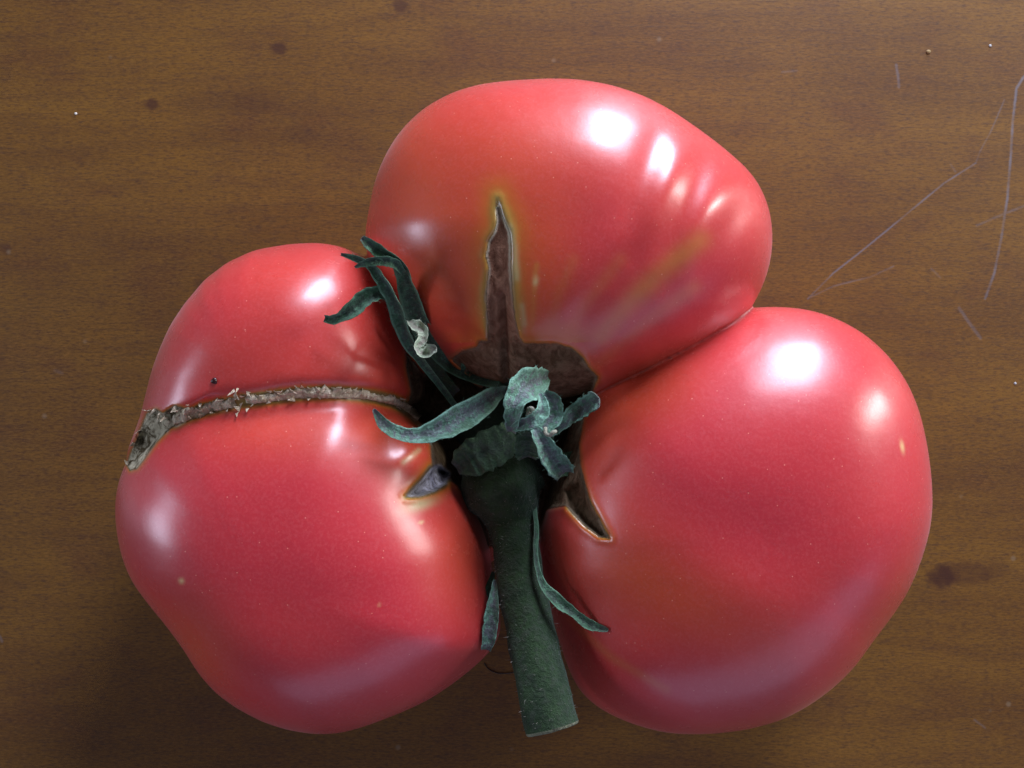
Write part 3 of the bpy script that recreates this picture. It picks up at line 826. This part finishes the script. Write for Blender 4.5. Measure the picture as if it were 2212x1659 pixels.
def sepal(name, pts, mat, cup=.25, thick=.014, seed=0, roll=None, hair=26, wave=.06, label=None, parent=None, clear=None):
    """A leafy strip: pts = (u, v, z, width px); roll in degrees turns its face away from straight up, along its length."""
    n, mm = max(28, len(pts) * 9), 11
    q = catmull(pts, n)
    C = np.array([W(a, b, c) for a, b, c, d in q]); Wd = np.maximum(q[:, 3], 2) * (HC - q[:, 2]) / FPX
    if clear is not None:                               # stays off the skin below it
        P, G = surf(q[:, 0], q[:, 1])
        z = np.maximum(C[:, 2], P[:, 2] + clear)
        C = np.array([W(a, b, c) for (a, b), c in zip(q[:, :2], z)])
    T = np.gradient(C, axis=0); T /= np.linalg.norm(T, axis=1)[:, None]
    view = np.array((0, 0, HC)) - C; view /= np.linalg.norm(view, axis=1)[:, None]
    X = np.cross(T, view); X /= np.linalg.norm(X, axis=1)[:, None]; Z = np.cross(X, T)
    tt = np.linspace(0, 1, n)
    if roll is not None:
        a = np.radians(np.interp(tt, np.linspace(0, 1, len(roll)), roll))[:, None]
        X, Z = X * np.cos(a) + Z * np.sin(a), Z * np.cos(a) - X * np.sin(a)
    j = np.linspace(-1, 1, mm); lv = np.stack([tt * 30 + seed * 7.3, tt * 0, tt * 0], 1)
    top = []
    for e in range(mm):
        sg = 1 if j[e] > 0 else 0
        w = Wd / 2 * (1 + .11 * vnoise(lv, .7, seed + sg) + .022 * vnoise(lv, 2.9, seed + 5 + sg))
        h = cup * Wd * (j[e] ** 2 - .4) + wave * Wd * vnoise(lv + (0, j[e] * 1.3, 0), .8, seed + 9)
        h = h - .05 * Wd * np.exp(-.5 * (j[e] / .13) ** 2)
        top.append(C + X * (j[e] * w)[:, None] + Z * h[:, None])
    top = np.stack(top, 1)
    top = top + Z[:, None, :] * (.007 * vnoise(top.reshape(-1, 3), 8, seed) + .016 * vnoise(top.reshape(-1, 3), 3.2, seed + 3)).reshape(n, mm)[..., None]
    th = thick * (1 - .75 * np.abs(j) ** 3)
    bot = top - Z[:, None, :] * th[None, :, None]
    V = np.concatenate([top.reshape(-1, 3), bot.reshape(-1, 3)]); K = n * mm
    a = (np.arange(n - 1)[:, None] * mm + np.arange(mm - 1)[None]).ravel()
    F1 = np.stack([a, a + 1, a + mm + 1, a + mm], 1); F2 = np.stack([a, a + mm, a + mm + 1, a + 1], 1) + K
    e0 = np.arange(n - 1) * mm; e1 = e0 + mm - 1; s0 = np.arange(mm - 1); s1 = s0 + (n - 1) * mm
    F3 = np.stack([e0, e0 + mm, e0 + mm + K, e0 + K], 1); F4 = np.stack([e1 + mm, e1, e1 + K, e1 + mm + K], 1)
    F5 = np.stack([s0 + 1, s0, s0 + K, s0 + 1 + K], 1); F6 = np.stack([s1, s1 + 1, s1 + 1 + K, s1 + K], 1)
    F = np.concatenate([F1, F2, F3, F4, F5, F6])
    att = dict(edge=np.tile(np.abs(j), 2 * n), across=np.tile(j, 2 * n), tip=np.tile(np.repeat(tt, mm), 2))
    # fine hairs along the margins belong to the same leaf
    vs = [V]; fs = [F]
    r = random.Random(seed + 50); off = len(V); HV, HF = [], []
    for _ in range(int(hair * .45)):
        i = r.randrange(2, n - 2); e = r.choice((0, mm - 1)); p = top[i, e]; o_ = X[i] * (1 if e else -1)
        d = o_ * r.uniform(.5, 1) + T[i] * r.uniform(-.7, .7) + Z[i] * r.uniform(-.2, .7)
        L = r.uniform(.025, .07); k0 = off + len(HV); s_ = np.cross(d, Z[i]) + 1e-6; s_ /= np.linalg.norm(s_)
        b2 = np.cross(s_, d); b2 /= np.linalg.norm(b2) + 1e-9; cur = r.uniform(-.5, .5)
        for qq, ww in ((0, 1), (.55, .8), (1, .35)):
            c = p + d * L * qq + s_ * (L * cur * qq * qq)
            for an in (0, 2.094, 4.189): HV.append(c + (s_ * math.cos(an) + b2 * math.sin(an)) * .0020 * ww)
        for b in (0, 3):
            for e2 in range(3): HF.append((k0 + b + e2, k0 + b + (e2 + 1) % 3, k0 + b + 3 + (e2 + 1) % 3, k0 + b + 3 + e2))
    if HV:
        vs.append(np.array(HV)); fs.append(np.array(HF))
        for k in att: att[k] = np.r_[att[k], np.full(len(HV), .9 if k == 'edge' else .3)]
    o = mesh_obj(name, np.vstack(vs), np.concatenate(fs), mat, parent or calyx, att)
    if label: o['label'] = label
    return o

sepal('sepal', [(1095, 842, 4.4, 18), (1062, 858, 4.8, 42), (1010, 893, 5.1, 60), (960, 922, 5.35, 54), (905, 940, 5.5, 34), (860, 935, 5.6, 30), (828, 915, 5.75, 28), (808, 886, 5.95, 10)],
      SEPAL_M, .18, seed=1, roll=[25, 10, -5, -10, 0], hair=60, clear=.08)
sepal('sepal', [(1186, 812, 5.1, 20), (1164, 824, 5.5, 60), (1136, 836, 5.85, 74), (1115, 868, 6.0, 50), (1108, 904, 5.95, 38), (1105, 934, 5.8, 20)],
      SEPAL_M, .22, .018, seed=2, roll=[25, 20, 10, -10, -20, -20], hair=40, wave=.04, label='broad curled sepal arching over the pit centre')
sepal('sepal', [(1166, 850, 6.0, 8), (1172, 868, 6.05, 20), (1170, 890, 6.1, 32), (1152, 908, 6.1, 32), (1128, 917, 6.0, 26), (1106, 926, 5.9, 12)], SEPAL_M, .3, .014, seed=3, roll=[20, 10, 10, 0], hair=20, wave=.03)
sepal('sepal', [(1176, 848, 5.5, 16), (1194, 866, 5.55, 40), (1198, 892, 5.55, 44), (1184, 918, 5.6, 34), (1172, 936, 5.6, 16)], SEPAL_M, .2, .014, seed=4, roll=[-10, -20, -10, 0], hair=10, wave=.03)
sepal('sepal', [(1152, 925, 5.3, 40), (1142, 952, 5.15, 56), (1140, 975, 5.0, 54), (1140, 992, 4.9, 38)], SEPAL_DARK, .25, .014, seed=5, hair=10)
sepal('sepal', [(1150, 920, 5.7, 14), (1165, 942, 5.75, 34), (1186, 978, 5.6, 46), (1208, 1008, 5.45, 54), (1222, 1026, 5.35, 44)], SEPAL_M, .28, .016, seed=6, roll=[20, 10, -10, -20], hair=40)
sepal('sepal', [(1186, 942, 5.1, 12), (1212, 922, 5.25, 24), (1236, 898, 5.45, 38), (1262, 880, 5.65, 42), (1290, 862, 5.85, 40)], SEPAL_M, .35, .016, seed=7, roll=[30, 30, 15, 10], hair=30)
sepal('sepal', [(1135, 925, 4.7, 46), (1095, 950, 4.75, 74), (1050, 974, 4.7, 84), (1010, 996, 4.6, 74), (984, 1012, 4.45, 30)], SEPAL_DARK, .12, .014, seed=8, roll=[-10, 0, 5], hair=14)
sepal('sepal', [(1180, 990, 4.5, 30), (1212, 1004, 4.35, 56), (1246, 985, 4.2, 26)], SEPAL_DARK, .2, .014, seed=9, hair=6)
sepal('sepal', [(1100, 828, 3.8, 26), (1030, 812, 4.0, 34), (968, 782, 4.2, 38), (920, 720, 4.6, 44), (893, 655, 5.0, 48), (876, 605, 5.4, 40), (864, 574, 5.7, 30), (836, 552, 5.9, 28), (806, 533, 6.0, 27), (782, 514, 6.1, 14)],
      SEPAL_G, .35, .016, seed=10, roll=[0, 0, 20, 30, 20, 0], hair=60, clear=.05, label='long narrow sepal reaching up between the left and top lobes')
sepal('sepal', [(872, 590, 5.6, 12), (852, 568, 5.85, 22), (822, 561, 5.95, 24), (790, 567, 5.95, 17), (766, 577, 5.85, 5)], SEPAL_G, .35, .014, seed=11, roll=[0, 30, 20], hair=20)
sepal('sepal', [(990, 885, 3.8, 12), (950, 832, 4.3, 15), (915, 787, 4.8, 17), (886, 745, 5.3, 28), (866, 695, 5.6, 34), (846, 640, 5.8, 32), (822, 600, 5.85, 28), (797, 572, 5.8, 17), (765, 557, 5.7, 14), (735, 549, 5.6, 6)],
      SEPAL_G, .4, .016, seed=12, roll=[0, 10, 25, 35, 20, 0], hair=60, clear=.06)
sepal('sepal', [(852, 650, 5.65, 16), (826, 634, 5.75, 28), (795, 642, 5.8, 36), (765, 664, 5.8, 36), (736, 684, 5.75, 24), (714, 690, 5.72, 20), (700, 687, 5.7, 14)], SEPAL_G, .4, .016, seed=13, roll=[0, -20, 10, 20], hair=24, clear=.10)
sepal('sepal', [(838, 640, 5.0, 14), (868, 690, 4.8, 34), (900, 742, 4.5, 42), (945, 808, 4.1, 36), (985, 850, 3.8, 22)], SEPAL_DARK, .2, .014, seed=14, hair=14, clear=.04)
sepal('sepal', [(884, 692, 5.2, 14), (898, 702, 5.45, 26), (914, 714, 5.6, 24), (914, 732, 5.65, 22), (904, 748, 5.7, 22), (916, 760, 5.75, 34), (942, 752, 5.85, 18)], SEPAL_PALE, .3, .014, seed=15, roll=[50, 10, -30, 40, 0], hair=16,
      label='bleached pale curl of dried sepal')
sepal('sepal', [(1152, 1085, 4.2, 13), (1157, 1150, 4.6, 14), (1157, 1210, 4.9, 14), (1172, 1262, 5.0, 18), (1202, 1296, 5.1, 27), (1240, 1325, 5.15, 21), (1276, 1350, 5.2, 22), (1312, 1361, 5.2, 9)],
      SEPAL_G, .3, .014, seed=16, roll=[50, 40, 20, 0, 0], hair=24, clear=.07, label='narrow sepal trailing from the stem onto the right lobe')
sepal('sepal', [(1066, 1235, 4.2, 8), (1055, 1285, 4.3, 22), (1049, 1335, 4.3, 26), (1046, 1380, 4.25, 16), (1043, 1412, 4.2, 4)], SEPAL_DARK, .2, .014, seed=17, hair=10)
sepal('sepal', [(1070, 1252, 4.55, 8), (1067, 1285, 4.7, 18), (1063, 1325, 4.75, 30), (1057, 1370, 4.75, 31), (1050, 1405, 4.7, 22)], SEPAL_M, .25, .014, seed=18, roll=[-20, -10, 0], hair=14)

# ---------------------------------------------------------------- small things on the table
def tube(name, pts, rad, mat, mm=6, n=40):
    C = catmull(pts, n); T = np.gradient(C, axis=0); T /= np.linalg.norm(T, axis=1)[:, None]
    X = np.cross(T, (0, 0, 1.)); X /= np.maximum(np.linalg.norm(X, axis=1), 1e-6)[:, None]; Y = np.cross(X, T)
    vs, fs = [], []
    for i in range(n):
        for k in range(mm):
            a = 2 * math.pi * k / mm; vs.append(tuple(C[i] + rad * (math.cos(a) * X[i] + math.sin(a) * Y[i])))
    for i in range(n - 1):
        for k in range(mm): fs.append((i * mm + k, i * mm + (k + 1) % mm, (i + 1) * mm + (k + 1) % mm, (i + 1) * mm + k))
    fs += [tuple(range(mm))[::-1], tuple(range((n - 1) * mm, n * mm))]
    return mesh_obj(name, vs, fs, mat)
m = NT('dark_hair'); m.set(Base_Color=(.012, .010, .009), Roughness=.4)
h = tube('hair', [W(a, b, .014) for a, b in ((1046, 1432), (1054, 1444), (1068, 1452), (1085, 1455), (1112, 1452))], .010, m.m)
h['label'] = 'thin dark curved hair on the table below the left lobe, beside the stem'; h['category'] = 'hair'

def crumb(u, v, r, col, label, seed, stretch=1.0):
    rr = random.Random(seed); vs, fs = [], []
    x, y, _ = W(u, v, r); mm, n = 9, 6
    for i in range(n):
        p = math.pi * (i + .5) / n
        for k in range(mm):
            a = 2 * math.pi * k / mm; q = r * rr.uniform(.8, 1.15)
            vs.append((x + q * stretch * math.sin(p) * math.cos(a), y + q * math.sin(p) * math.sin(a), max(.001, r * .3 + q * .35 * math.cos(p))))
    for i in range(n - 1):
        for k in range(mm): fs.append((i * mm + k, (i + 1) * mm + k, (i + 1) * mm + (k + 1) % mm, i * mm + (k + 1) % mm))
    fs += [tuple(range(mm)), tuple(range((n - 1) * mm, n * mm))[::-1]]
    m = NT('crumb_' + str(seed)); m.set(Base_Color=m.mix(m.noise(m.cm(), 30, 3), col, tuple(c * .7 for c in col)), Roughness=.7)
    o = mesh_obj('crumb', vs, fs, m.m); o['label'] = label; o['category'] = 'crumb'; o['group'] = 'crumbs on the table'
crumb(163, 245, .030, (.75, .75, .66), 'tiny white crumb on the bare wood left of the knots', 1)
crumb(2007, 110, .042, (.30, .21, .08), 'yellowish crumb on the wood above the right lobe, near the scratches', 2, 1.2)
crumb(2140, 98, .026, (.50, .54, .54), 'small grey white crumb at the upper end of the long scratches', 3)
crumb(2194, 830 - 2, .026, (.5, .55, .58), 'pale grey crumb on the wood beside the right lobe', 4)

# bleached, rolled up tips of dry sepals
for pts in ([(1140, 896, 5.9), (1142, 884, 6.0), (1149, 882, 6.05), (1152, 890, 6.05), (1146, 896, 6.0)],
            [(1178, 924, 5.9), (1179, 936, 5.95), (1188, 940, 5.95), (1194, 934, 6.0), (1200, 932, 5.9)]):
    o = tube('dried_tip', [W(*p) for p in pts], .030, SEPAL_PALE, 7, 24); o.parent = calyx
    o['label'] = 'pale rolled up tip of a dried sepal'
